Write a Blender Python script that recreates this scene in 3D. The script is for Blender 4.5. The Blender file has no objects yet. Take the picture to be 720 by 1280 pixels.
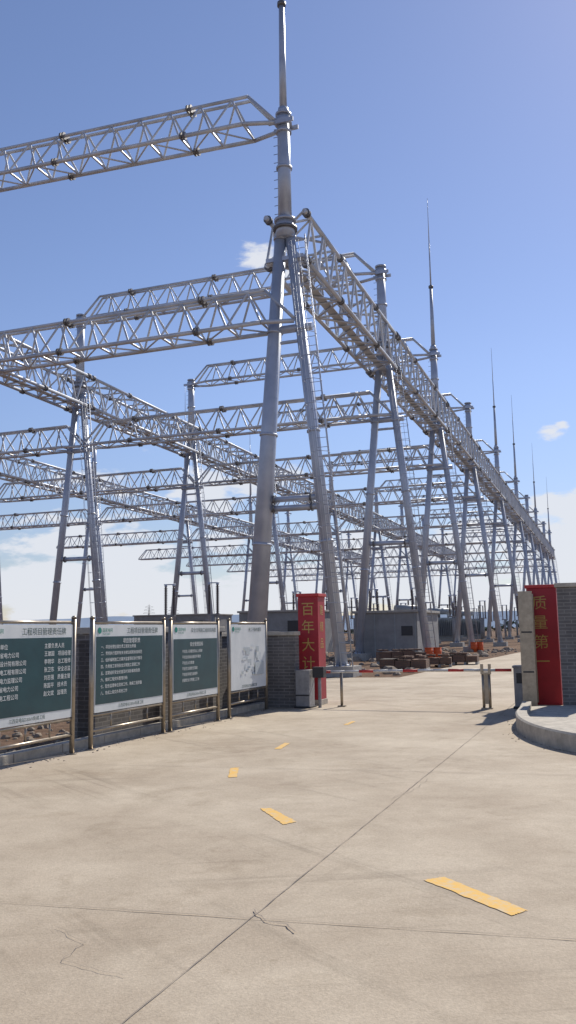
import bpy, math, random
import numpy as np
from mathutils import Vector, Matrix
random.seed(4)
sc=bpy.context.scene
sc.view_settings.view_transform='Standard'; sc.view_settings.look='None'; sc.view_settings.exposure=0; sc.view_settings.gamma=1

# ------------------------------------------------------------------ helpers
def link(o,parent=None):
    sc.collection.objects.link(o)
    if parent is not None: o.parent=parent
    return o
class MB:
    """mesh builder: pipes, boxes, polygons gathered into one mesh, with material slots"""
    def __init__(s): s.v=[];s.f=[];s.m=[];s.sm=[]
    def pipe(s,a,b,r0,r1=None,n=6,mi=0,cap=True,smooth=True):
        if r1 is None:r1=r0
        a=Vector(a);b=Vector(b);d=(b-a)
        if d.length<1e-6:return
        d.normalize()
        u=d.cross(Vector((0,0,1)))
        if u.length<1e-3:u=Vector((1,0,0))
        u.normalize();w=d.cross(u)
        i0=len(s.v)
        for c,r in((a,r0),(b,r1)):
            for k in range(n):
                t=2*math.pi*(k+.5)/n
                s.v.append(tuple(c+u*(math.cos(t)*r)+w*(math.sin(t)*r)))
        for k in range(n):
            k2=(k+1)%n
            s.f.append((i0+k,i0+n+k,i0+n+k2,i0+k2));s.m.append(mi);s.sm.append(smooth)
        if cap:
            s.f.append(tuple(i0+k for k in range(n)));s.m.append(mi);s.sm.append(False)
            s.f.append(tuple(i0+n+k for k in reversed(range(n))));s.m.append(mi);s.sm.append(False)
    def box(s,x0,x1,y0,y1,z0,z1,mi=0,M=None):
        i=len(s.v)
        P=[(x0,y0,z0),(x1,y0,z0),(x1,y1,z0),(x0,y1,z0),(x0,y0,z1),(x1,y0,z1),(x1,y1,z1),(x0,y1,z1)]
        if M is not None:P=[tuple(M@Vector(p)) for p in P]
        s.v+=P
        for f in((0,3,2,1),(4,5,6,7),(0,1,5,4),(1,2,6,5),(2,3,7,6),(3,0,4,7)):
            s.f.append(tuple(i+k for k in f));s.m.append(mi);s.sm.append(False)
    def poly(s,pts,mi=0):
        i=len(s.v);s.v+=[tuple(p) for p in pts];s.f.append(tuple(range(i,i+len(pts))));s.m.append(mi);s.sm.append(False)
    def mesh(s,name,mats,bevel=0):
        me=bpy.data.meshes.new(name);me.from_pydata(s.v,[],s.f)
        for m in mats:me.materials.append(m)
        me.polygons.foreach_set('material_index',s.m);me.polygons.foreach_set('use_smooth',s.sm);me.update()
        return me
    def obj(s,name,mats,parent=None,bevel=0):
        o=bpy.data.objects.new(name,s.mesh(name,mats));link(o,parent)
        if bevel:
            b=o.modifiers.new('bevel','BEVEL');b.width=bevel;b.segments=2;b.limit_method='ANGLE'
        return o
def empty(name,loc,rz=0):
    e=bpy.data.objects.new(name,None);e.location=loc;e.rotation_euler=(0,0,rz);e.empty_display_size=.2;return link(e)

class NT:
    def __init__(s,mat):s.t=mat.node_tree;s.n=s.t.nodes
    def new(s,ty,**k):
        nd=s.n.new(ty)
        for a,b in k.items():
            if a.startswith('i_'):
                key=a[2:]; nd.inputs[int(key) if key.isdigit() else key.replace('_',' ')].default_value=b
            else:setattr(nd,a,b)
        return nd
    def l(s,a,b):s.t.links.new(a,b)
def mat(name,col=(.5,.5,.5),rough=.6,metal=0,noise=0.0,nscale=5,col2=None,bump=0,bscale=40,spec=.5):
    m=bpy.data.materials.new(name);m.use_nodes=True;N=NT(m);b=N.n['Principled BSDF']
    b.inputs['Roughness'].default_value=rough;b.inputs['Metallic'].default_value=metal
    b.inputs['Specular IOR Level'].default_value=spec
    c2=col2 or tuple(c*(1-noise) for c in col)
    tc=N.new('ShaderNodeTexCoord')
    nz=N.new('ShaderNodeTexNoise',i_Scale=nscale,i_Detail=6.0,i_Roughness=.62);N.l(tc.outputs['Object'],nz.inputs['Vector'])
    rp=N.new('ShaderNodeValToRGB');rp.color_ramp.elements[0].position=.32;rp.color_ramp.elements[1].position=.68
    rp.color_ramp.elements[0].color=(*c2,1);rp.color_ramp.elements[1].color=(*col,1)
    N.l(nz.outputs['Fac'],rp.inputs['Fac']);N.l(rp.outputs['Color'],b.inputs['Base Color'])
    if bump:
        n2=N.new('ShaderNodeTexNoise',i_Scale=bscale,i_Detail=4.0);N.l(tc.outputs['Object'],n2.inputs['Vector'])
        bp=N.new('ShaderNodeBump',i_Strength=bump,i_Distance=.02);N.l(n2.outputs['Fac'],bp.inputs['Height']);N.l(bp.outputs['Normal'],b.inputs['Normal'])
    return m

PSI=.3515
R=Vector((math.sin(PSI),math.cos(PSI),0));T=Vector((-math.cos(PSI),math.sin(PSI),0))
P0=Vector((.068,31.06,0));W=19.28
SK=[0,15.26,30.6,46.7,67.4,88.8,105,122,141,158]
H=21.4;J=16.77;ZR=32.9;K=26.06;MZ=12.75;S=3.66
PB=.385  # boards direction
RB=Vector((math.sin(PB),math.cos(PB),0));NB=Vector((math.cos(PB),-math.sin(PB),0))

# ------------------------------------------------------------------ materials
steel=mat('galvanised_steel',(.52,.56,.64),.42,.35,nscale=1.3,col2=(.37,.415,.50),bump=.05,bscale=12)
steel_b=mat('galvanised_steel_beam',(.68,.70,.73),.42,.25,nscale=.8,col2=(.40,.43,.48))
flange=mat('flange_steel',(.22,.215,.22),.5,.5,nscale=6,noise=.4)
inox=mat('stainless_steel',(.40,.345,.275),.36,.7,nscale=9,col2=(.27,.235,.19))
conc_foot=mat('foot_concrete',(.42,.40,.37),.9,nscale=5,noise=.3,bump=.4)
kerbm=mat('kerb_concrete',(.54,.49,.41),.85,nscale=6,noise=.38,bump=.3,bscale=60)
red=mat('banner_red',(.40,.018,.03),.55,nscale=3,noise=.25)
gold=mat('banner_gold',(.55,.36,.10),.5,nscale=8,noise=.2)
teal=mat('board_teal',(.026,.078,.090),.35,nscale=2.5,col2=(.020,.055,.066))
white=mat('board_white',(.72,.75,.75),.4,nscale=3,col2=(.60,.64,.65))
ink=mat('print_ink',(.04,.09,.10),.5)
inkw=mat('print_white',(.75,.78,.78),.5)
green=mat('logo_green',(.01,.22,.17),.5)
grey=mat('machine_grey',(.33,.33,.34),.5,.1,nscale=8,noise=.35,bump=.1)
dark=mat('dark_plastic',(.03,.03,.035),.5)
orange=mat('orange_plastic',(.75,.13,.03),.6,nscale=8,noise=.2)
whitep=mat('white_paint',(.70,.69,.66),.5,nscale=10,noise=.25)
redp=mat('red_paint',(.55,.04,.04),.5,nscale=10,noise=.2)
porc=mat('insulator_brown',(.16,.13,.13),.25,noise=.3)
bldg=mat('precast_grey',(.30,.30,.30),.85,nscale=1.5,noise=.3,bump=.2,bscale=20)
tank=mat('transformer_grey',(.33,.36,.38),.5,.1,nscale=3,noise=.25)

def brickmat(name,c1,c2,mortar,scale=1.0):
    m=bpy.data.materials.new(name);m.use_nodes=True;N=NT(m);b=N.n['Principled BSDF'];b.inputs['Roughness'].default_value=.9
    tc=N.new('ShaderNodeTexCoord');sx=N.new('ShaderNodeSeparateXYZ');N.l(tc.outputs['Object'],sx.inputs[0])
    ad=N.new('ShaderNodeMath',operation='ADD');N.l(sx.outputs[0],ad.inputs[0]);N.l(sx.outputs[1],ad.inputs[1])
    cb=N.new('ShaderNodeCombineXYZ');N.l(ad.outputs[0],cb.inputs[0]);N.l(sx.outputs[2],cb.inputs[1])
    br=N.new('ShaderNodeTexBrick',i_Scale=scale,i_Color1=(*c1,1),i_Color2=(*c2,1),i_Mortar=(*mortar,1),i_Mortar_Size=.008,i_Brick_Width=.24,i_Row_Height=.066,i_Bias=-.1)
    N.l(cb.outputs[0],br.inputs['Vector'])
    nz=N.new('ShaderNodeTexNoise',i_Scale=3.0,i_Detail=6.0);N.l(tc.outputs['Object'],nz.inputs['Vector'])
    mx=N.new('ShaderNodeMix',data_type='RGBA',blend_type='MULTIPLY');mx.inputs[0].default_value=.6
    N.l(br.outputs['Color'],mx.inputs[6]);N.l(nz.outputs['Fac'],mx.inputs[7])
    N.l(mx.outputs[2],b.inputs['Base Color'])
    bp=N.new('ShaderNodeBump',i_Strength=.5,i_Distance=.01);bp.invert=True;N.l(br.outputs['Fac'],bp.inputs['Height']);N.l(bp.outputs['Normal'],b.inputs['Normal'])
    return m
brick=brickmat('grey_brick',(.25,.235,.225),(.17,.16,.155),(.36,.34,.32))
brick2=brickmat('red_brick_stack',(.26,.15,.10),(.20,.12,.09),(.14,.12,.10))

# dirt
def dirtmat():
    m=bpy.data.materials.new('dirt');m.use_nodes=True;N=NT(m);b=N.n['Principled BSDF'];b.inputs['Roughness'].default_value=1;b.inputs['Specular IOR Level'].default_value=.1
    tc=N.new('ShaderNodeTexCoord')
    n1=N.new('ShaderNodeTexNoise',i_Scale=.12,i_Detail=10.0,i_Roughness=.65);N.l(tc.outputs['Object'],n1.inputs['Vector'])
    n2=N.new('ShaderNodeTexNoise',i_Scale=3.5,i_Detail=8.0,i_Roughness=.7);N.l(tc.outputs['Object'],n2.inputs['Vector'])
    r1=N.new('ShaderNodeValToRGB');e=r1.color_ramp.elements;e[0].position=.35;e[1].position=.65;e[0].color=(.16,.10,.068,1);e[1].color=(.28,.19,.13,1)
    N.l(n1.outputs['Fac'],r1.inputs[0])
    r2=N.new('ShaderNodeValToRGB');e=r2.color_ramp.elements;e[0].position=.3;e[1].position=.7;e[0].color=(.45,.45,.45,1);e[1].color=(1.1,1.1,1.1,1)
    N.l(n2.outputs['Fac'],r2.inputs[0])
    mx=N.new('ShaderNodeMix',data_type='RGBA',blend_type='MULTIPLY');mx.inputs[0].default_value=1
    N.l(r1.outputs[0],mx.inputs[6]);N.l(r2.outputs[0],mx.inputs[7]);N.l(mx.outputs[2],b.inputs['Base Color'])
    bp=N.new('ShaderNodeBump',i_Strength=.9,i_Distance=.08);N.l(n2.outputs['Fac'],bp.inputs['Height']);N.l(bp.outputs['Normal'],b.inputs['Normal'])
    return m
dirt=dirtmat()
def concmat():
    m=bpy.data.materials.new('road_concrete');m.use_nodes=True;N=NT(m);b=N.n['Principled BSDF'];b.inputs['Roughness'].default_value=.8;b.inputs['Specular IOR Level'].default_value=.25
    tc=N.new('ShaderNodeTexCoord')
    def noise(scale,det,rough=.6,mapping=None,dist=0):
        n=N.new('ShaderNodeTexNoise',i_Scale=scale,i_Detail=det,i_Roughness=rough,i_Distortion=dist)
        if mapping:
            rt=N.new('ShaderNodeMapping');rt.inputs['Rotation'].default_value=(0,0,mapping[0]);N.l(tc.outputs['Object'],rt.inputs[0])
            mp=N.new('ShaderNodeMapping');mp.inputs['Scale'].default_value=mapping[1];N.l(rt.outputs[0],mp.inputs[0]);N.l(mp.outputs[0],n.inputs['Vector'])
        else:N.l(tc.outputs['Object'],n.inputs['Vector'])
        return n.outputs['Fac']
    def ramp(f,p0,c0,p1,c1):
        r=N.new('ShaderNodeValToRGB');e=r.color_ramp.elements;e[0].position=p0;e[1].position=p1;e[0].color=(*c0,1);e[1].color=(*c1,1);N.l(f,r.inputs[0]);return r.outputs[0]
    def mul(a,c,fac=1):
        x=N.new('ShaderNodeMix',data_type='RGBA',blend_type='MULTIPLY');x.inputs[0].default_value=fac;N.l(a,x.inputs[6]);N.l(c,x.inputs[7]);return x.outputs[2]
    base=ramp(noise(.45,8,.62),.34,(.435,.355,.262),.64,(.60,.515,.395))
    base=mul(base,ramp(noise(2.2,8,.7),.3,(.84,.83,.82),.65,(1,1,1)))
    base=mul(base,ramp(noise(55,4,.7),.3,(.78,.78,.78),.7,(1.05,1.05,1.05)))
    # long straight drag / tyre marks, two headings, only in patches
    patch=ramp(noise(.28,3,.5),.42,(0,0,0),.6,(1,1,1))
    for ang,sc_,p,dk in((.95,(.16,3.4,1),.60,.62),(-.12,(.14,4.2,1),.60,.68),(PSI+math.pi/2+.15,(.12,2.2,1),.62,.80)):
        st=noise(1.0,6,.75,(ang,sc_),.08)
        rr=ramp(st,p-.06,(1,1,1),p+.10,(dk,dk*.985,dk*.97))
        x=N.new('ShaderNodeMix',data_type='RGBA',blend_type='MULTIPLY');N.l(patch,x.inputs[0]);N.l(base,x.inputs[6]);N.l(rr,x.inputs[7]);base=x.outputs[2]
    base=mul(base,ramp(noise(7,6,.75),.60,(1,1,1),.78,(.76,.74,.70)))
    base=mul(base,ramp(noise(1.1,7,.72,None,.5),.54,(1,1,1),.70,(.80,.78,.75)))
    N.l(base,b.inputs['Base Color'])
    bp=N.new('ShaderNodeBump',i_Strength=.35,i_Distance=.01);N.l(noise(90,4),bp.inputs['Height']);N.l(bp.outputs['Normal'],b.inputs['Normal'])
    return m
conc=concmat()

# ------------------------------------------------------------------ ground & road
g=MB();q=6000
g.poly([(-q,-q,0),(q,-q,0),(q,q,0),(-q,q,0)]);g.obj('ground',[dirt])
B0=Vector((-3.66,10.2,0))
def bl(s,off=0):  # along the board line, off to the left (behind boards)
    return B0+RB*s-NB*off
rd=MB();z=.004
L0=bl(-30,.28);L1=bl(8.9,.28)
rd.poly([(L0.x,L0.y,z),(60,-40,z),(60,14.0,z),(8.5,16.2,z),(4.9,18.4,z),(20.2,52.0,z),(60,140,z),(54,143,z),(14.3,55,z),(3.6,29.2,z),(1.6,29.6,z),(-.6,28.0,z),(.2,20.1,z),(L1.x,L1.y,z)])
rd.obj('concrete_road',[conc])
dk=mat('joint_dark',(.36,.30,.24),.95,nscale=1.4,col2=(.17,.145,.12))
jm=MB()
def ribbon(pts,w,zz=.012,jit=0,seg=.12):
    P=[]
    for a,b in zip(pts[:-1],pts[1:]):
        a=Vector(a);b=Vector(b);n=max(1,int((b-a).length/seg))
        for i in range(n):
            p=a.lerp(b,i/n)
            d=(b-a).normalized();P.append(p+Vector((-d.y,d.x))*random.uniform(-jit,jit))
    P.append(Vector(pts[-1]))
    prev=None
    for i,p in enumerate(P):
        d=(P[min(i+1,len(P)-1)]-P[max(i-1,0)]).normalized();n=Vector((-d.y,d.x))
        ww=w*random.uniform(.4,1.3) if jit else w
        cur=(p+n*ww/2,p-n*ww/2)
        if prev:jm.poly([(prev[0].x,prev[0].y,zz),(prev[1].x,prev[1].y,zz),(cur[1].x,cur[1].y,zz),(cur[0].x,cur[0].y,zz)])
        prev=cur
o=Vector((.62,7.46));Rv=Vector((R.x,R.y));Tv=Vector((T.x,T.y))
ribbon([o-Rv*12,o+Rv*9],.006,jit=.003);ribbon([o+Rv*9,o+Rv*28],.009,jit=.004)
ribbon([o-Tv*6-Rv*12,o-Tv*6+Rv*6],.010,jit=.005)
c=Vector((-.24,5.10))
dj=(Vector((1.37,4.49))-Vector((-1.68,5.24))).normalized()
ribbon([c-dj*6,c,c+dj*14],.007,jit=.004)
for dd,a0,a1 in((5.2,-4.2,16),(10.2,-3,6),(15.3,-1.5,7)):
    c2=c+Rv*dd;ribbon([c2+dj*a0,c2+dj*a1],.008,jit=.006)
ribbon([(-.24,5.24),(-.16,5.05),(-.05,4.98),(.0,4.86)],.009,zz=.0145,jit=.012,seg=.035)
ribbon([(-1.3,5.0),(-1.1,4.75),(-1.15,4.5),(-.8,4.3)],.0035,zz=.0145,jit=.012,seg=.05)
ribbon([(1.45,9.52),(1.2,8.9),(.95,8.5)],.005,zz=.0145,jit=.02,seg=.08)
jm.obj('concrete_joints_and_cracks',[dk])
# yellow worn dashes
ym=bpy.data.materials.new('worn_yellow');ym.use_nodes=True;N=NT(ym);b=N.n['Principled BSDF'];b.inputs['Roughness'].default_value=.8
tc=N.new('ShaderNodeTexCoord');nz=N.new('ShaderNodeTexNoise',i_Scale=14.0,i_Detail=9.0,i_Roughness=.8);N.l(tc.outputs['Object'],nz.inputs['Vector'])
rp=N.new('ShaderNodeValToRGB');e=rp.color_ramp.elements;e[0].position=.47;e[1].position=.62;e[0].color=(.72,.43,.09,1);e[1].color=(.57,.46,.30,1)
N.l(nz.outputs['Fac'],rp.inputs[0]);N.l(rp.outputs[0],b.inputs['Base Color'])
yl=MB()
def dash(p): 
    pts=[]
    for a,b2 in zip(p,p[1:]+p[:1]):
        a=Vector(a);b2=Vector(b2)
        for i in range(18):
            t=a.lerp(b2,i/18);pts.append((t.x+random.uniform(-.007,.007),t.y+random.uniform(-.007,.007),.008))
    yl.poly(pts)
dash([(.83,5.80),(1.21,5.08),(1.32,5.17),(.97,5.86)])
dash([(-.30,8.14),(-.08,7.46),(.03,7.56),(-.20,8.14)])
dash([(-.73,10.5),(-.71,9.84),(-.61,9.86),(-.63,10.55)])
dash([(-.24,12.1),(-.15,12.1),(-.02,12.7),(-.10,12.75)])
dash([(.88,15.0),(.95,14.96),(1.13,15.5),(1.06,15.55)])
yl.obj('yellow_lane_marking',[ym])

# ------------------------------------------------------------------ gantry columns
def column_mesh(kind):
    m=MB()
    thick=kind=='main'
    hs=S/2
    legs=[]
    for sx in(-1,1):
        fx=sx*hs
        if thick and sx<0:fx=-hs+.38
        a=Vector((fx,0,.35));b=Vector((sx*.17,0,J-.2))
        r0,r1=.215,.19
        if thick and sx<0:r0,r1=.37,.23
        m.pipe(a,b,r0,r1,18,0);legs.append((a,b,r0,r1))
        for t in(.0,.27,.52,.76,.985):
            p=a.lerp(b,t);d=(b-a).normalized()*.04;r=(r0+(r1-r0)*t)
            m.pipe(p-d,p+d,r+.045,r+.045,18,0)
        m.box(fx-.55,fx+.55,-.55,.55,-.2,.36,2)
        for i in range(8):
            an=i*math.pi/4;m.pipe((fx+(r0+.08)*math.cos(an),(r0+.08)*math.sin(an),.36),(fx+(r0+.08)*math.cos(an),(r0+.08)*math.sin(an),.5),.02,.02,5,1)
    def at(z,sx):
        a,b,_,_=legs[0 if sx<0 else 1];t=(z-a.z)/(b.z-a.z);return a.lerp(b,t)
    for zz,r in((6.35,.11),(6.02,.11)) if thick else ((6.1,.13),):
        m.pipe(at(zz,-1),at(zz,1),r,r,8,0)
        for sx in(-1,1):
            p=at(zz,sx)-Vector((sx*.42,0,0));m.pipe(p,p+Vector((.06*sx,0,0)),r+.06,r+.06,10,1)
    m.pipe(at(MZ,-1)-Vector((.25,0,0)),at(MZ,1)+Vector((.45,0,0)),.15,.15,8,0)
    m.pipe(at(MZ-.5,-1)-Vector((.2,0,0)),at(MZ-.5,1)+Vector((.2,0,0)),.07,.07,6,0)
    m.pipe((0,0,J-.45),(0,0,J+.3),.38,.34,18,0)
    m.pipe((0,0,J-.12),(0,0,J-.02),.47,.47,18,1);m.pipe((0,0,J+.22),(0,0,J+.32),.42,.42,18,0)
    m.box(-.75,.75,-.16,.16,J-1.35,J-1.2,0)
    m.pipe((0,0,J+.3),(0,0,H),.265,.235,18,0)
    for zz in(J+2.4,H-.75,H-.02):
        m.pipe((0,0,zz-.04),(0,0,zz+.04),.31,.31,18,0)
    m.pipe((0,0,H-.45),(0,0,H-.2),.33,.33,18,0)
    for sy in(-1,1):
        m.box(-.5,.5,sy*.3-.04,sy*.3+.04,H-.52,H-.36,0)
    zz=J+.6
    while zz<H-.8:
        m.pipe((-.42,0,zz),(-.2,0,zz),.012,.012,4,1);zz+=.35
    if kind in('main','rod'):
        m.pipe((0,0,H),(0,0,K),.15,.11,12,0);m.pipe((0,0,H),(0,0,H+.25),.24,.2,12,0)
        m.pipe((0,0,K-.06),(0,0,K+.1),.17,.17,12,1)
        m.pipe((0,0,K),(0,0,K+3.4),.06,.045,8,0);m.pipe((0,0,K+3.4),(0,0,ZR),.035,.015,6,0)
    # ladder next to right leg
    la=Vector((hs+.1,-.42,.3));lb=Vector((.5,-.42,J-.6))
    for dx in(0,.42):
        m.pipe(la+Vector((dx,0,0)),lb+Vector((dx,0,0)),.026,.026,4,0)
    n=46
    for i in range(n):
        p=la.lerp(lb,(i+.5)/n);m.pipe(p,p+Vector((.42,0,0)),.013,.013,4,0)
    hp=[]
    for i in range(16):
        p=la.lerp(lb,.14+.83*i/15)+Vector((.21,0,0))
        pts=[p+Vector((.34*math.sin(a_),-.36-.34*math.cos(a_)+.0,0)) for a_ in (-2.1,-1.2,-.4,.4,1.2,2.1)]
        for u_,v_ in zip(pts[:-1],pts[1:]):m.pipe(u_,v_,.013,.013,4,0,cap=False)
        hp.append(pts)
    for j in(1,2,3,4):
        m.pipe(hp[0][j],hp[-1][j],.011,.011,4,0)
    for i in range(6):
        t=(i+.5)/6;p=la.lerp(lb,t);m.pipe(p,at(max(.4,p.z),1),.02,.02,4,0)
    return m.mesh('gantry_column_'+kind,[steel,flange,conc_foot])
CM={k:column_mesh(k) for k in('main','rod','plain')}
def place(me,name,loc,M3=None,rz=-PSI):
    o=bpy.data.objects.new(name,me);link(o);o.location=loc;o.rotation_euler=(0,0,rz);return o
rodk={0,2,4,5,7,9}
for row in range(3):
    for k,s in enumerate(SK):
        kind='plain'
        if row in(0,2) and k in rodk:kind='rod'
        if row==0 and k==0:kind='main'
        if row==2 and k in(0,):continue
        o=place(CM[kind],'steel_gantry_column',P0+R*s+T*W*row)
        if row==1 and k==0:o.location.z=.45

# ------------------------------------------------------------------ beams
def tri_beam(L):
    """triangular section: two bottom chords, twin top chord with hipped ends; local X along beam"""
    m=MB();w=.62;h=1.42;hip=1.2;rc=.085;rw=.045
    x0=-L/2;x1=L/2
    n=12;ps=np.linspace(x0+hip,x1-hip,n+1)
    for sy in(-1,1):
        m.pipe((x0,sy*w*.5,0),(x0+hip,sy*w,0),rc,rc,8);m.pipe((x0+hip,sy*w,0),(x1-hip,sy*w,0),rc,rc,8);m.pipe((x1-hip,sy*w,0),(x1,sy*w*.5,0),rc,rc,8)
        m.pipe((x0,sy*w*.5,.1),(x0+hip,sy*.16,h),rc*.8,rc*.8,8);m.pipe((x1,sy*w*.5,.1),(x1-hip,sy*.16,h),rc*.8,rc*.8,8)
        m.pipe((ps[0],sy*.16,h),(ps[-1],sy*.16,h),rc*.8,rc*.8,8)
    for i in range(n):
        a,b=ps[i],ps[i+1];c=(a+b)/2
        for sy in(-1,1):
            m.pipe((a,sy*w,0),(c,sy*.16,h),rw,rw,5,cap=False);m.pipe((c,sy*.16,h),(b,sy*w,0),rw,rw,5,cap=False)
        m.pipe((a,-w,0),(a,w,0),rw,rw,5,cap=False)
        m.pipe((a,-w,0) if i%2 else (a,w,0),(b,w,0) if i%2 else (b,-w,0),rw*.8,rw*.8,5,cap=False)
    m.pipe((ps[-1],-w,0),(ps[-1],w,0),rw,rw,5)
    for x in(-L*.32,-L*.02,L*.30):
        for (yy,zz) in((-w,0),(w,0),(-.16,h),(.16,h)):
            m.pipe((x-.10,yy,zz),(x-.03,yy,zz),rc+.075,rc+.075,10,1);m.pipe((x+.03,yy,zz),(x+.10,yy,zz),rc+.075,rc+.075,10,1)
    return m.mesh('transverse_truss',[steel_b,flange])
def box_beam(L):
    m=MB();w=.78;h=1.9;rc=.095;rw=.055
    n=max(4,int(round(L/1.55)));ps=np.linspace(-L/2,L/2,n+1)
    for sy in(-1,1):
        for zz in(0,h):m.pipe((-L/2,sy*w,zz),(L/2,sy*w,zz),rc,rc,8)
    for i in range(n):
        a,b=ps[i],ps[i+1];c=(a+b)/2
        for sy in(-1,1):
            m.pipe((a,sy*w,0),(c,sy*w,h),rw,rw,5,cap=False);m.pipe((c,sy*w,h),(b,sy*w,0),rw,rw,5,cap=False)
        for zz,xx in((0,a),(h,c)):
            m.pipe((xx,-w,zz),(xx,w,zz),rw,rw,5,cap=False)
        f=1 if i%2 else -1
        m.pipe((a,-w*f,0),(b,w*f,0),rw,rw,5,cap=False);m.pipe((a,w*f,h),(b,-w*f,h),rw,rw,5,cap=False)
        m.pipe((a,-w*f,0),(c,w*f,h),rw*.8,rw*.8,5,cap=False)
    m.box(-L/2,L/2,-.2,.2,.06,.09,0)
    for x in(-L/2+.25,-L*.2,L*.2,L/2-.25):
        for sy in(-1,1):
            for zz in(0,h):
                m.pipe((x-.1,sy*w,zz),(x-.03,sy*w,zz),rc+.07,rc+.07,10,1);m.pipe((x+.03,sy*w,zz),(x+.1,sy*w,zz),rc+.07,rc+.07,10,1)
    return m.mesh('longitudinal_truss',[steel_b,flange])
TB=tri_beam(W-.5);TM=tri_beam(W-.1)
for k,s in enumerate(SK):
    o=place(TB,'steel_truss_beam',P0+R*s+T*W*.5+Vector((0,0,H-.45)))
    if k==0:
        o.rotation_euler=(0,.030,-PSI);o.location.z+=.28
    for row in(0,1,2):
        place(TM,'steel_truss_beam',P0+R*s+T*(W*(row+.5)-.45)+Vector((0,0,MZ+.18)))
cache={}
for row in range(3):
    for a,b in zip(SK[:-1],SK[1:]):
        L=round(b-a,2)
        if L not in cache:cache[L]=box_beam(L)
        place(cache[L],'steel_truss_beam',P0+R*(a+b)/2+T*W*row+Vector((0,0,J-1.35)),rz=math.pi/2-PSI)

# ------------------------------------------------------------------ information boards
def text(body,size,loc,parent,m,align='LEFT',name='lettering',sx=1.0,space=1.0,lsp=1.0):
    c=bpy.data.curves.new(name,'FONT');c.body=body;c.size=size;c.align_x=align;c.space_line=lsp;c.space_character=space;c.materials.append(m);c.resolution_u=2
    o=bpy.data.objects.new(name,c);link(o,parent);o.location=loc;o.rotation_euler=(math.pi/2,0,0);o.scale=(sx,1,1);return o
ZT=1.73;ZB=.50
def board(s0,L,kind):
    p=bl(s0);e=empty('information_board',p,math.pi/2-PB)
    f=MB()
    for x in(0,L):
        f.pipe((x,0,0),(x,0,1.82),.034,.034,12)
        f.pipe((x,0,1.82),(x,0,1.85),.042,.02,12)
        f.pipe((x,0,0),(x,0,.02),.07,.07,12)
    for zz in(ZT+.03,ZB-.03,.26):
        f.pipe((0,0,zz),(L,0,zz),.022,.022,8)
    for x in(L*.25,L*.5,L*.75):
        f.pipe((x,0,.26),(x,0,ZB-.03),.014,.014,6)
    f.obj('post_frame',[inox],e)
    b=MB();b.box(.05,L-.05,-.02,.02,ZB,ZT,0)
    hd=.17 if kind in(1,2) else .24
    ft=.11
    if kind<4:
        b.box(.07,L-.07,-.024,-.020,ZB+ft,ZT-hd,1)
    b.obj('panel',[white,teal],e)
    text('国家电网',.065,(.22,-.026,ZT-.105),e,green)
    lg=MB();lg.pipe((.15,-.022,ZT-.085),(.15,-.027,ZT-.085),.045,.045,16);lg.obj('logo',[green],e)
    text('STATE GRID',.035,(.22,-.026,ZT-.15),e,green)
    ti={1:'工程项目管理责任牌',2:'工程项目管理责任牌',3:'安全文明施工组织机构图',4:'施工平面布置图'}[kind]
    text(ti,.10 if kind<3 else .085,(L*.66,-.026,ZT-.125),e,ink,'CENTER')
    text('兰西变电站330kV新建工程',.06,(L*.5,-.026,ZB+.035),e,ink,'CENTER')
    if kind==1:
        text('主要负责人员\n王建国　项目经理\n李明华　总工程师\n张卫东　安全总监\n刘志强　质量主管\n陈国平　技术员\n赵文斌　监理员',.07,(L-.66,-.028,ZT-.30),e,inkw,lsp=1.45)
        text('项目管理单位\n国网甘肃省电力公司\n甘肃电力设计院有限公司\n甘肃送变电工程有限公司\n甘肃光明电力监理公司\n国网甘肃省电力公司\n甘肃送变电工程公司',.07,(.14,-.028,ZT-.30),e,inkw,lsp=1.45)
    elif kind==2:
        ls=['一、项目经理全面负责工程安全质量','二、贯彻执行国家有关法律法规和标准规范','三、组织编制施工方案并监督落实执行情况','四、负责施工现场安全文明施工管理工作','五、定期组织安全检查及时消除事故隐患','六、做好工程资料整理归档','七、配合监理单位验收工作，确保工程质量','八、完成上级交办其他工作']
        text('\n'.join(ls),.058,(.18,-.028,ZT-.34),e,inkw,lsp=1.6)
        text('项目管理职责',.08,(L*.5,-.028,ZT-.265),e,inkw,'CENTER')
    elif kind==3:
        text('安全管理目标',.08,(L*.5,-.028,ZT-.36),e,inkw,'CENTER')
        text('不发生人身重伤及以上事故\n不发生机械设备损坏事故\n不发生火灾事故\n不发生交通责任事故\n不发生环境污染事件\n创建安全文明施工工地',.06,(.35,-.028,ZT-.47),e,inkw,lsp=1.6)
    else:
        mp=MB();random.seed(9)
        for i in range(26):
            x=random.uniform(.5,L-.35);zz=random.uniform(ZB+.22,ZT-.42);w=random.uniform(.04,.2);h=random.uniform(.03,.14)
            y=-.0212-.0006*i
            mp.box(x,min(x+w,L-.12),y-.0003,y,zz,zz+h,random.choice([0,0,1,2]))
        mp.box(L-.62,L-.2,-.042,-.040,ZB+.25,ZB+.5,0)
        mp.obj('plan_drawing',[mat('plan_grey',(.45,.50,.52)),mat('plan_pale',(.60,.64,.66)),mat('plan_blue',(.30,.36,.42))],e)
    return e
board(-.05,1.92,1)
board(2.30,1.98,2)
board(4.50,1.72,3)
board(6.68,1.72,4)

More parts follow.
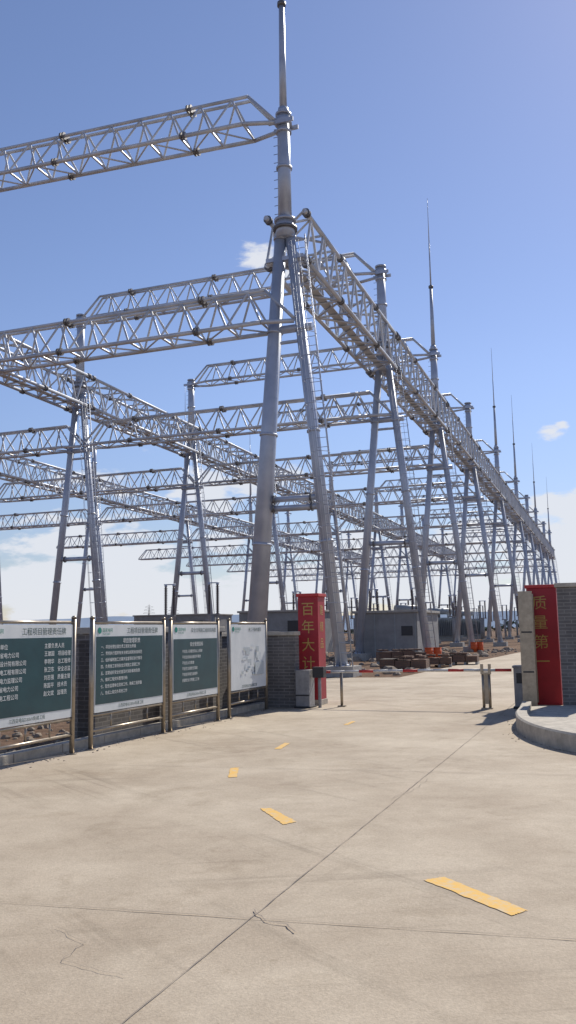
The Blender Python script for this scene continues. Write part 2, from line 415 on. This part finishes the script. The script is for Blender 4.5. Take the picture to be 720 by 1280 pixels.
# brick wall behind boards
we=empty('brick_wall',bl(3.2,.75),math.pi/2-PB)
wb=MB();wb.box(0,6.15,-.12,.12,-.1,1.50,0);wb.box(5.9,6.13,-1.12,-.20,-.1,1.50,0)
for x in(0,1.9,3.9,5.75):wb.box(x,x+.4,-.2,.2,-.1,1.60,0)
wb.obj('masonry',[brick],we)
cp=MB();cp.box(.4,5.70,-.17,.17,1.502,1.58,0);cp.box(5.85,6.18,-1.14,-.26,1.502,1.585,0)
for x in(0,1.9,3.9,5.75):cp.box(x-.05,x+.45,-.25,.25,1.602,1.70,0)
cp.obj('coping',[kerbm],we,bevel=.01)
kb=MB();
for i in range(40):
    s0=-30+i;p=bl(s0,.12)
    if s0>8.6:break
    M=Matrix.Translation(bl(s0,.34))@Matrix.Rotation(math.pi/2-PB,4,'Z')
    kb.box(.004,.992,-.10,.06,-.1,.12,0,M)
kb.obj('roadside_kerb',[kerbm],bevel=.012)

# ------------------------------------------------------------------ left gate pillar
ga=empty('gate_pillar',(.18,19.05,0),-PSI)
a=MB();a.box(0,.46,0,.5,-.1,2.33,0);a.box(-.03,.49,-.03,.53,2.332,2.40,1);a.box(-.02,.48,-.02,.52,0,.12,2);a.obj('pillar',[red,redp,kerbm],ga,bevel=.008)
text('百\n年\n大\n计',.31,(.075,-.006,1.95),ga,gold,name='characters',lsp=1.25)
o=text('建\n精\n品',.24,(.464,.12,1.95),ga,gold,name='characters_side',lsp=1.5);o.rotation_euler=(math.pi/2,0,math.pi/2)
ba=empty('barrier_receiver_cabinet',(.10,18.35,0),-PSI)
a=MB();a.box(0,.30,0,.34,.04,.78,0);a.box(-.03,.33,-.03,.37,0,.04,1);a.box(.0,.30,-.004,.0,.25,.28,1);a.box(.34,.58,.1,.3,.62,.84,1);a.pipe((.46,.2,0),(.46,.2,.62),.035,.035,8,0);a.obj('cabinet',[grey,dark],ba,bevel=.01)
# ------------------------------------------------------------------ barrier
bb=empty('boom_barrier',(4.42,17.35,0),-PSI)
a=MB();a.box(-.02,.26,0,.34,.05,.80,0);a.box(-.05,.29,-.03,.37,0,.05,1);a.box(.03,.21,-.004,.001,.5,.70,1);a.box(-.04,.28,-.02,.36,.80,.84,0);a.obj('cabinet',[grey,dark],bb,bevel=.012)
a=MB()
n=14;Lb=4.35
for i in range(n):
    x0=-.05-Lb*i/n;x1=-.05-Lb*(i+1)/n
    sag=lambda x:-.05*((x/Lb)**2)
    a.pipe((x0,-.06,.76+sag(x0)),(x1,-.06,.76+sag(x1)),.03,.03,8,0 if i%3 else 1)
a.obj('arm',[whitep,redp],bb)
a=MB();x=-.55
a.pipe((x-.06,-.06,0),(x-.06,-.06,.72),.03,.03,8);a.pipe((x+.06,-.06,0),(x+.06,-.06,.72),.03,.03,8)
a.box(x-.11,x+.11,-.12,0,0,.03);a.box(x-.1,x+.1,-.1,-.02,.68,.72);a.box(x-.1,x-.05,-.1,-.02,.72,.88);a.box(x+.05,x+.1,-.1,-.02,.72,.88)
a.box(x-.05,x+.05,-.08,-.04,.1,.68);a.obj('arm_rest',[inox],bb)
a=MB();x=-3.55
a.pipe((x,-.06,0),(x,-.06,.70),.03,.03,8);a.box(x-.08,x+.08,-.12,0,0,.03);a.obj('end_rest',[inox],bb)
# ------------------------------------------------------------------ gate leaf (open, seen nearly edge on)
gl=empty('metal_gate',(4.54,16.75,0),math.pi/2-PSI+.06)
a=MB()
for x in(0,1.5):a.box(x-.05,x+.05,-.13,.13,.06,2.28)
for zz in(.12,.9,1.6,2.2):a.box(.05,1.45,-.05,.05,zz-.04,zz+.04)
for i in range(12):a.pipe((.12+i*.115,0,.16),(.12+i*.115,0,2.16),.018,.018,6)
a.box(.25,1.25,-.012,.012,.94,1.56)
for x in(.1,1.4):a.pipe((x,-.03,.05),(x,.03,.05),.05,.05,10,1)
for z_ in(.75,1.5):a.box(-.056,-.05,-.10,.10,z_-.015,z_+.015,1)
a.obj('leaf',[inox,dark],gl,bevel=.006)
gb=empty('gate_pillar',(4.98,18.25,0),-PSI)
a=MB();a.box(0,.60,0,.6,-.1,2.40,0);a.box(-.03,.63,-.03,.63,2.402,2.47,1);a.obj('pillar',[red,redp],gb,bevel=.008)
text('质\n量\n第\n一',.31,(.10,-.006,1.98),gb,gold,name='characters',lsp=1.3)
bw=empty('brick_wall',(5.12,16.62,0),-PSI)
a=MB();a.box(0,.70,0,.62,-.1,2.34,0);a.box(.70,8,.15,.45,-.1,1.7,0);a.obj('masonry',[brick],bw)
a=MB();a.box(-.04,.74,-.04,.66,2.342,2.42);a.box(.74,8,.1,.5,1.702,1.78);a.obj('coping',[kerbm],bw,bevel=.01)
# ------------------------------------------------------------------ kerbed island on the right
isl=[(4.25,16.3),(3.98,15.4),(3.68,14.5),(3.48,13.6),(3.40,12.7),(3.46,11.9),(3.70,11.15),(4.15,10.6),(4.8,10.25),(5.8,10.1),(9,10.2),(9,15.9),(6.2,16.35)]
def smooth(P,n=6):
    out=[]
    for i in range(len(P)-1):
        p0=Vector(P[max(i-1,0)]);p1=Vector(P[i]);p2=Vector(P[i+1]);p3=Vector(P[min(i+2,len(P)-1)])
        for k in range(n):
            t=k/n
            out.append(.5*((2*p1)+(-p0+p2)*t+(2*p0-5*p1+4*p2-p3)*t*t+(-p0+3*p1-3*p2+p3)*t**3))
    out.append(Vector(P[-1]));return out
line=smooth([Vector(p) for p in isl[:11]])
ki=MB()
def off(P,d):
    o=[]
    for i,p in enumerate(P):
        t=(P[min(i+1,len(P)-1)]-P[max(i-1,0)]).normalized();o.append(p+Vector((-t.y,t.x))*d)
    return o
inn=off(line,.18);bev=off(line,.025)
hk=.24
for i in range(len(line)-1):
    a0,a1,b0,b1,c0,c1=line[i],line[i+1],bev[i],bev[i+1],inn[i],inn[i+1]
    gap=.006 if i%5==4 else 0
    a1=a1.lerp(a0,gap*3);b1=b1.lerp(b0,gap*3);c1=c1.lerp(c0,gap*3)
    ki.poly([(a0.x,a0.y,0),(a1.x,a1.y,0),(a1.x,a1.y,hk-.025),(a0.x,a0.y,hk-.025)][::-1])
    ki.poly([(a0.x,a0.y,hk-.025),(a1.x,a1.y,hk-.025),(b1.x,b1.y,hk),(b0.x,b0.y,hk)][::-1])
    ki.poly([(b0.x,b0.y,hk),(b1.x,b1.y,hk),(c1.x,c1.y,hk),(c0.x,c0.y,hk)][::-1])
    ki.poly([(c0.x,c0.y,hk),(c1.x,c1.y,hk),(c1.x,c1.y,0),(c0.x,c0.y,0)][::-1])
ie=empty('kerbed_island',(0,0,0))
ki.obj('kerb',[kerbm],ie)
fi=MB();fi.poly([(p.x,p.y,.15) for p in off(line,.17)]+[(9,15.9,.15),(6.2,16.35,.15)]);fi.obj('paving',[kerbm],ie)

# ------------------------------------------------------------------ yard contents
def insul():
    m=MB();m.pipe((0,0,0),(0,0,2.6),.16,.13,10,0);m.box(-.4,.4,-.12,.12,2.6,2.7,0)
    for x in(-.28,.28):
        z_=2.7
        while z_<4.4:
            m.pipe((x,0,z_),(x,0,z_+.05),.13,.08,8,1);m.pipe((x,0,z_+.05),(x,0,z_+.11),.06,.06,8,1);z_+=.11
        m.pipe((x,0,z_),(x,0,z_+.12),.09,.09,8,2)
    m.pipe((-.4,0,z_+.14),(.4,0,z_+.14),.035,.035,6,2)
    return m.mesh('insulator_post',[bldg,porc,steel])
IN=insul()
def transformer():
    m=MB();m.box(-2.2,2.2,-1.1,1.1,.4,2.9,0);m.box(-2.6,2.6,-1.4,1.4,0,.4,1)
    for sy in(-1,1):
        for i in range(16):
            x=-2+i*.26;m.box(x,x+.05,sy*1.15,sy*1.9,.7,2.7,0) if sy>0 else m.box(x,x+.05,-1.9,-1.15,.7,2.7,0)
    m.pipe((-1.9,0,3.7),(1.2,0,3.7),.4,.4,14,0);m.pipe((-1.5,0,2.9),(-1.5,0,3.5),.08,.08,6,0);m.pipe((.8,0,2.9),(.8,0,3.5),.08,.08,6,0)
    for x in(-1.2,0,1.2):
        z_=2.9
        for i in range(13):
            m.pipe((x,.8,z_),(x,.8,z_+.07),.16-.004*i,.1,8,2);m.pipe((x,.8,z_+.07),(x,.8,z_+.13),.07,.07,8,2);z_+=.13
    return m.mesh('power_transformer',[tank,conc_foot,porc])
TR=transformer()
random.seed(12)
for k in range(1,8):
    for j in range(5):
        if k==1 and j<3:continue
        p=P0+R*(SK[k]+4+random.uniform(-.5,.5))+T*(2.8+j*3.1)
        place(IN,'post_insulator',p)
    for j in range(4):
        p=P0+R*(SK[k]+7)-T*(3+j*2.6);
        if k>2:place(IN,'post_insulator',p)
for s,t in((62,9),(80,9),(98,9),(75,-6),(95,-6)):place(TR,'power_transformer',P0+R*s+T*t,rz=.3)
def bldgobj(name,loc,rz,w,d,h,mode=0):
    e=empty(name,loc,rz)
    a=MB();a.box(0,w,0,d,-.1,h,0);a.obj('walls',[bldg],e)
    a=MB();a.box(-.12,w+.12,-.12,d+.12,h+.003,h+.14,0);a.obj('parapet',[conc_foot],e,bevel=.02)
    a=MB()
    if mode==0:
        for i in range(1,int(w/1.1)+1):
            a.box(i*1.1-.02,i*1.1+.02,-.012,-.003,0,h-.02,1)
        a.box(w-.85,w-.25,-.03,-.013,h-1.2,h-.7,0)
    else:
        n=max(1,int(w/2.2))
        for i in range(n):
            x=(i+.5)*w/n
            if i==0:a.box(x-.5,x+.5,-.03,-.003,0,2.1,0)
            else:a.box(x-.45,x+.45,-.03,-.003,1.2,h-.6,0)
    a.obj('panel_joints_and_openings',[dark,tank],e)
bldgobj('fire_wall_building',(3.5,47,0),-PSI,3.4,6,2.45)
bldgobj('relay_building',(-3.6,62,0),-PSI,5.5,5,2.9,1)
bldgobj('relay_building',(-17,95,0),-PSI,9,6,3.4,1)
def drum(p):
    a=MB();a.pipe((0,0,.0),(0,0,.65),.2,.2,16,0)
    for z_ in(.02,.22,.44,.63):a.pipe((0,0,z_-.02),(0,0,z_+.02),.22,.22,16,0)
    o=a.obj('orange_drum',[orange]);o.location=p
for k in(1,2):
    p=P0+R*SK[k]-T*S/2;drum(p+Vector((-.1,-.9,0)));drum(p+Vector((.35,-.8,0)))
def stack(p,rz,w,d,h):
    a=MB();
    nx=int(w/.5)
    for i in range(nx):
        a.box(i*w/nx,(i+1)*w/nx-.03,random.uniform(0,.06),d-random.uniform(0,.06),.12,h*random.uniform(.8,1),0)
    for i in range(4):a.box(.02+i*(w-.14)/3,.12+i*(w-.14)/3,.02,d-.02,-.01,.12,1)
    for i in range(8):
        x=random.uniform(0,w-.3);a.box(x,x+.24,random.uniform(0,.3),random.uniform(.4,d),h+.001,h+.07,0)
    o=a.obj('brick_stack',[brick2,conc_foot]);o.location=p;o.rotation_euler=(0,0,rz)
for x,y,rz,w,d,h in((3.4,33.5,-.3,1.8,1.0,.5),(5.2,36.5,-.2,1.5,1,.45),(6.6,38.5,-.3,1.6,1,.45),(4.1,40,.1,2.2,1,.6),(-6,30,.2,2,1,.9)):
    stack((x,y,0),rz,w,d,h)
# rubble / stones
rb=MB();random.seed(3)
def stone(x,y,r):
    i=len(rb.v);n=6
    for z_,rr in((-.2,1),(.35,.95),(.75,.5)):
        for k in range(n):
            t=2*math.pi*k/n+random.uniform(-.3,.3);q=r*rr*random.uniform(.75,1.2);rb.v.append((x+q*math.cos(t),y+q*math.sin(t),z_*r*random.uniform(.8,1.1)))
    for l in(0,1):
        for k in range(n):
            k2=(k+1)%n;rb.f.append((i+l*n+k,i+l*n+k2,i+(l+1)*n+k2,i+(l+1)*n+k));rb.m.append(0);rb.sm.append(False)
    rb.f.append(tuple(i+2*n+k for k in range(n)));rb.m.append(0);rb.sm.append(False)
for i in range(520):
    s=random.uniform(-3,9);p=bl(s,random.uniform(.5,6));stone(p.x,p.y,random.uniform(.02,.09))
for i in range(900):
    x=random.uniform(-6,16);y=random.uniform(30,64)
    if x>3.6+(y-29)*.42-.5 :continue
    stone(x,y,random.uniform(.05,.32)*random.random()+.04)
for i in range(320):   # grit swept against the kerbs
    s=random.uniform(-2,9);p=bl(s,.16-abs(random.gauss(0,.18)));stone(p.x,p.y,random.uniform(.006,.02))
for i in range(120):
    k=random.randrange(len(line)-1);p=off(line,-abs(random.gauss(0,.15))-.02)[k].lerp(line[k+1],random.random()*.5);stone(p.x,p.y,random.uniform(.006,.018))
rb.obj('rubble',[mat('stone',(.33,.27,.21),.95,nscale=3,noise=.4)])
# distant mountains
mt=MB();random.seed(8)
def hill(rad,h0,seed,zb=-5):
    rs=np.random.RandomState(seed);n=260;ang=np.linspace(-1.1,1.1,n);hh=np.zeros(n)
    for f_,a_ in((3,1),(7,.6),(15,.35),(33,.18),(70,.09)):
        hh+=a_*np.sin(ang*f_+rs.uniform(0,6.28))
    hh=h0*(1+.45*hh/1.2);hh=np.clip(hh,h0*.1,None)
    for i in range(n-1):
        a,b=ang[i],ang[i+1]
        mt.poly([(rad*math.sin(a),rad*math.cos(a),zb),(rad*math.sin(b),rad*math.cos(b),zb),(rad*1.08*math.sin(b),rad*1.08*math.cos(b),hh[i+1]),(rad*1.08*math.sin(a),rad*1.08*math.cos(a),hh[i])])
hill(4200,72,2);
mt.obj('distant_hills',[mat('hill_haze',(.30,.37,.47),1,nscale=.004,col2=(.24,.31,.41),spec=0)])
tl=MB();random.seed(21)
for i in range(2600):
    a=random.uniform(-.6,.75);r=random.uniform(330,420);hmax=5.5*(.55+.45*math.sin(a*23)*math.sin(a*61+1))
    x=r*math.sin(a);y=r*math.cos(a);z_=random.uniform(0,max(1.2,hmax));q=random.uniform(.8,1.8)
    v=[Vector((random.uniform(-1,1),random.uniform(-1,1),random.uniform(-.8,.8)))*q+Vector((x,y,z_)) for _ in range(4)]
    tl.poly(v[:3],0);tl.poly(v[1:],0)
tl.obj('distant_trees',[mat('foliage_far',(.075,.10,.07),1,nscale=.2,col2=(.05,.075,.055),spec=0)])
def pylon(x,y,h):
    a=MB();w=h*.13
    for sx in(-1,1):
        for sy in(-1,1):a.pipe((sx*w,sy*w,0),(sx*.6,sy*.6,h*.7),.22,.16,4);a.pipe((sx*.6,sy*.6,h*.7),(0,0,h),.16,.1,4)
    for i in range(8):
        t0=i/8;t1=(i+1)/8;w0=w+(.6-w)*t0;w1=w+(.6-w)*t1
        for sy in(-1,1):
            a.pipe((-w0,sy*w0,h*.7*t0),(w1,sy*w1,h*.7*t1),.1,.1,3);a.pipe((w0,sy*w0,h*.7*t0),(-w1,sy*w1,h*.7*t1),.1,.1,3)
    for zz,l in((.7,.2),(.8,.17),(.9,.13)):
        a.pipe((-h*l,0,h*zz),(h*l,0,h*zz),.15,.15,4)
        for sx in(-1,1):a.pipe((sx*h*l,0,h*zz),(0,0,h*(zz+.06)),.1,.1,4)
    o=a.obj('transmission_pylon',[flange]);o.location=(x,y,0)
pylon(-139,860,30);pylon(-111,830,28)

# ------------------------------------------------------------------ light
AZ=math.radians(33);EL=math.radians(42)
sd=Vector((math.sin(AZ)*math.cos(EL),math.cos(AZ)*math.cos(EL),math.sin(EL)))
sl=bpy.data.lights.new('sun','SUN');sl.energy=4.9;sl.angle=math.radians(.5);sl.color=(1,.93,.82)
so=bpy.data.objects.new('sun',sl);link(so);so.rotation_euler=sd.to_track_quat('Z','Y').to_euler()
w=bpy.data.worlds.new('World');sc.world=w;w.use_nodes=True;N=NT(w);bg=N.n['Background']
sky=N.new('ShaderNodeTexSky');sky.sky_type='NISHITA';sky.sun_disc=False;sky.sun_elevation=EL;sky.sun_rotation=AZ
sky.altitude=1200;sky.air_density=1.15;sky.dust_density=.35;sky.ozone_density=2.0
tc=N.new('ShaderNodeTexCoord')
nv=N.new('ShaderNodeVectorMath',operation='NORMALIZE');N.l(tc.outputs['Generated'],nv.inputs[0])
sx=N.new('ShaderNodeSeparateXYZ');N.l(nv.outputs[0],sx.inputs[0])
mp=N.new('ShaderNodeMapping');mp.inputs['Scale'].default_value=(1,1,2.6);mp.inputs['Location'].default_value=(.37,.1,.2);N.l(nv.outputs[0],mp.inputs[0])
nz=N.new('ShaderNodeTexNoise',i_Scale=8.0,i_Detail=9.0,i_Roughness=.55);N.l(mp.outputs[0],nz.inputs['Vector'])
def mr(v,a,b,c,d,cl=True):
    m=N.new('ShaderNodeMapRange',i_1=a,i_2=b,i_3=c,i_4=d);m.interpolation_type='SMOOTHSTEP';N.l(v,m.inputs[0]);return m.outputs[0]
def mth(op,a,b):
    m=N.new('ShaderNodeMath',operation=op)
    for i,x in enumerate((a,b)):
        if isinstance(x,(int,float)):m.inputs[i].default_value=x
        else:N.l(x,m.inputs[i])
    return m.outputs[0]
thr=mth('SUBTRACT',nz.outputs['Fac'],mr(sx.outputs[2],.0,.24,-.15,.10))
# cumulus gathers to the right (east) and in a low bank on the left
thr=mth('ADD',thr,mr(sx.outputs[0],.20,.34,0,.075))
low=mr(thr,.51,.58,0,1)
low=mth('MULTIPLY',low,mr(sx.outputs[2],.17,.23,.92,0))
cl=low
n3=N.new('ShaderNodeTexNoise',i_Scale=32.0,i_Detail=7.0,i_Roughness=.6);N.l(mp.outputs[0],n3.inputs['Vector'])
for (dx,dy,dz,rr) in((-.030,.911,.411,.024),(.012,.918,.396,.016),(.292,.932,.212,.014),(.303,.93,.220,.009)):
    vs=N.new('ShaderNodeVectorMath',operation='SUBTRACT');N.l(nv.outputs[0],vs.inputs[0]);vs.inputs[1].default_value=Vector((dx,dy,dz)).normalized()
    vm=N.new('ShaderNodeVectorMath',operation='MULTIPLY');N.l(vs.outputs[0],vm.inputs[0]);vm.inputs[1].default_value=(1,1,1.7)
    ln=N.new('ShaderNodeVectorMath',operation='LENGTH');N.l(vm.outputs[0],ln.inputs[0])
    d=mth('DIVIDE',ln.outputs['Value'],rr)
    d=mth('ADD',d,mth('MULTIPLY',mth('SUBTRACT',n3.outputs['Fac'],.5),2.8))
    cl=mth('MAXIMUM',cl,mr(d,.25,1.1,.95,0))
hs=N.new('ShaderNodeHueSaturation',i_Saturation=1.0);N.l(sky.outputs[0],hs.inputs['Color'])
N.l(mr(sx.outputs[2],.0,.30,.70,1.0),hs.inputs['Value'])
tn=N.new('ShaderNodeMix',data_type='RGBA',blend_type='MULTIPLY');tn.inputs[0].default_value=1;N.l(hs.outputs[0],tn.inputs[6]);tn.inputs[7].default_value=(1.06,.99,1.10,1)
mx=N.new('ShaderNodeMix',data_type='RGBA');N.l(cl,mx.inputs[0]);N.l(tn.outputs[2],mx.inputs[6]);mx.inputs[7].default_value=(6.9,7.15,7.7,1)
N.l(mx.outputs[2],bg.inputs[0]);bg.inputs[1].default_value=.112

# ------------------------------------------------------------------ camera
cam=bpy.data.cameras.new('camera');cam.sensor_fit='VERTICAL';cam.sensor_height=36;cam.sensor_width=20.25;cam.lens=1080.28/1280*36
cam.clip_start=.05;cam.clip_end=20000
co=bpy.data.objects.new('camera',cam);link(co)
co.matrix_world=Matrix.Translation((0,0,1.6))@Matrix.Rotation(math.pi/2+.1365,4,'X')@Matrix.Rotation(-.0163,4,'Z')
sc.camera=co
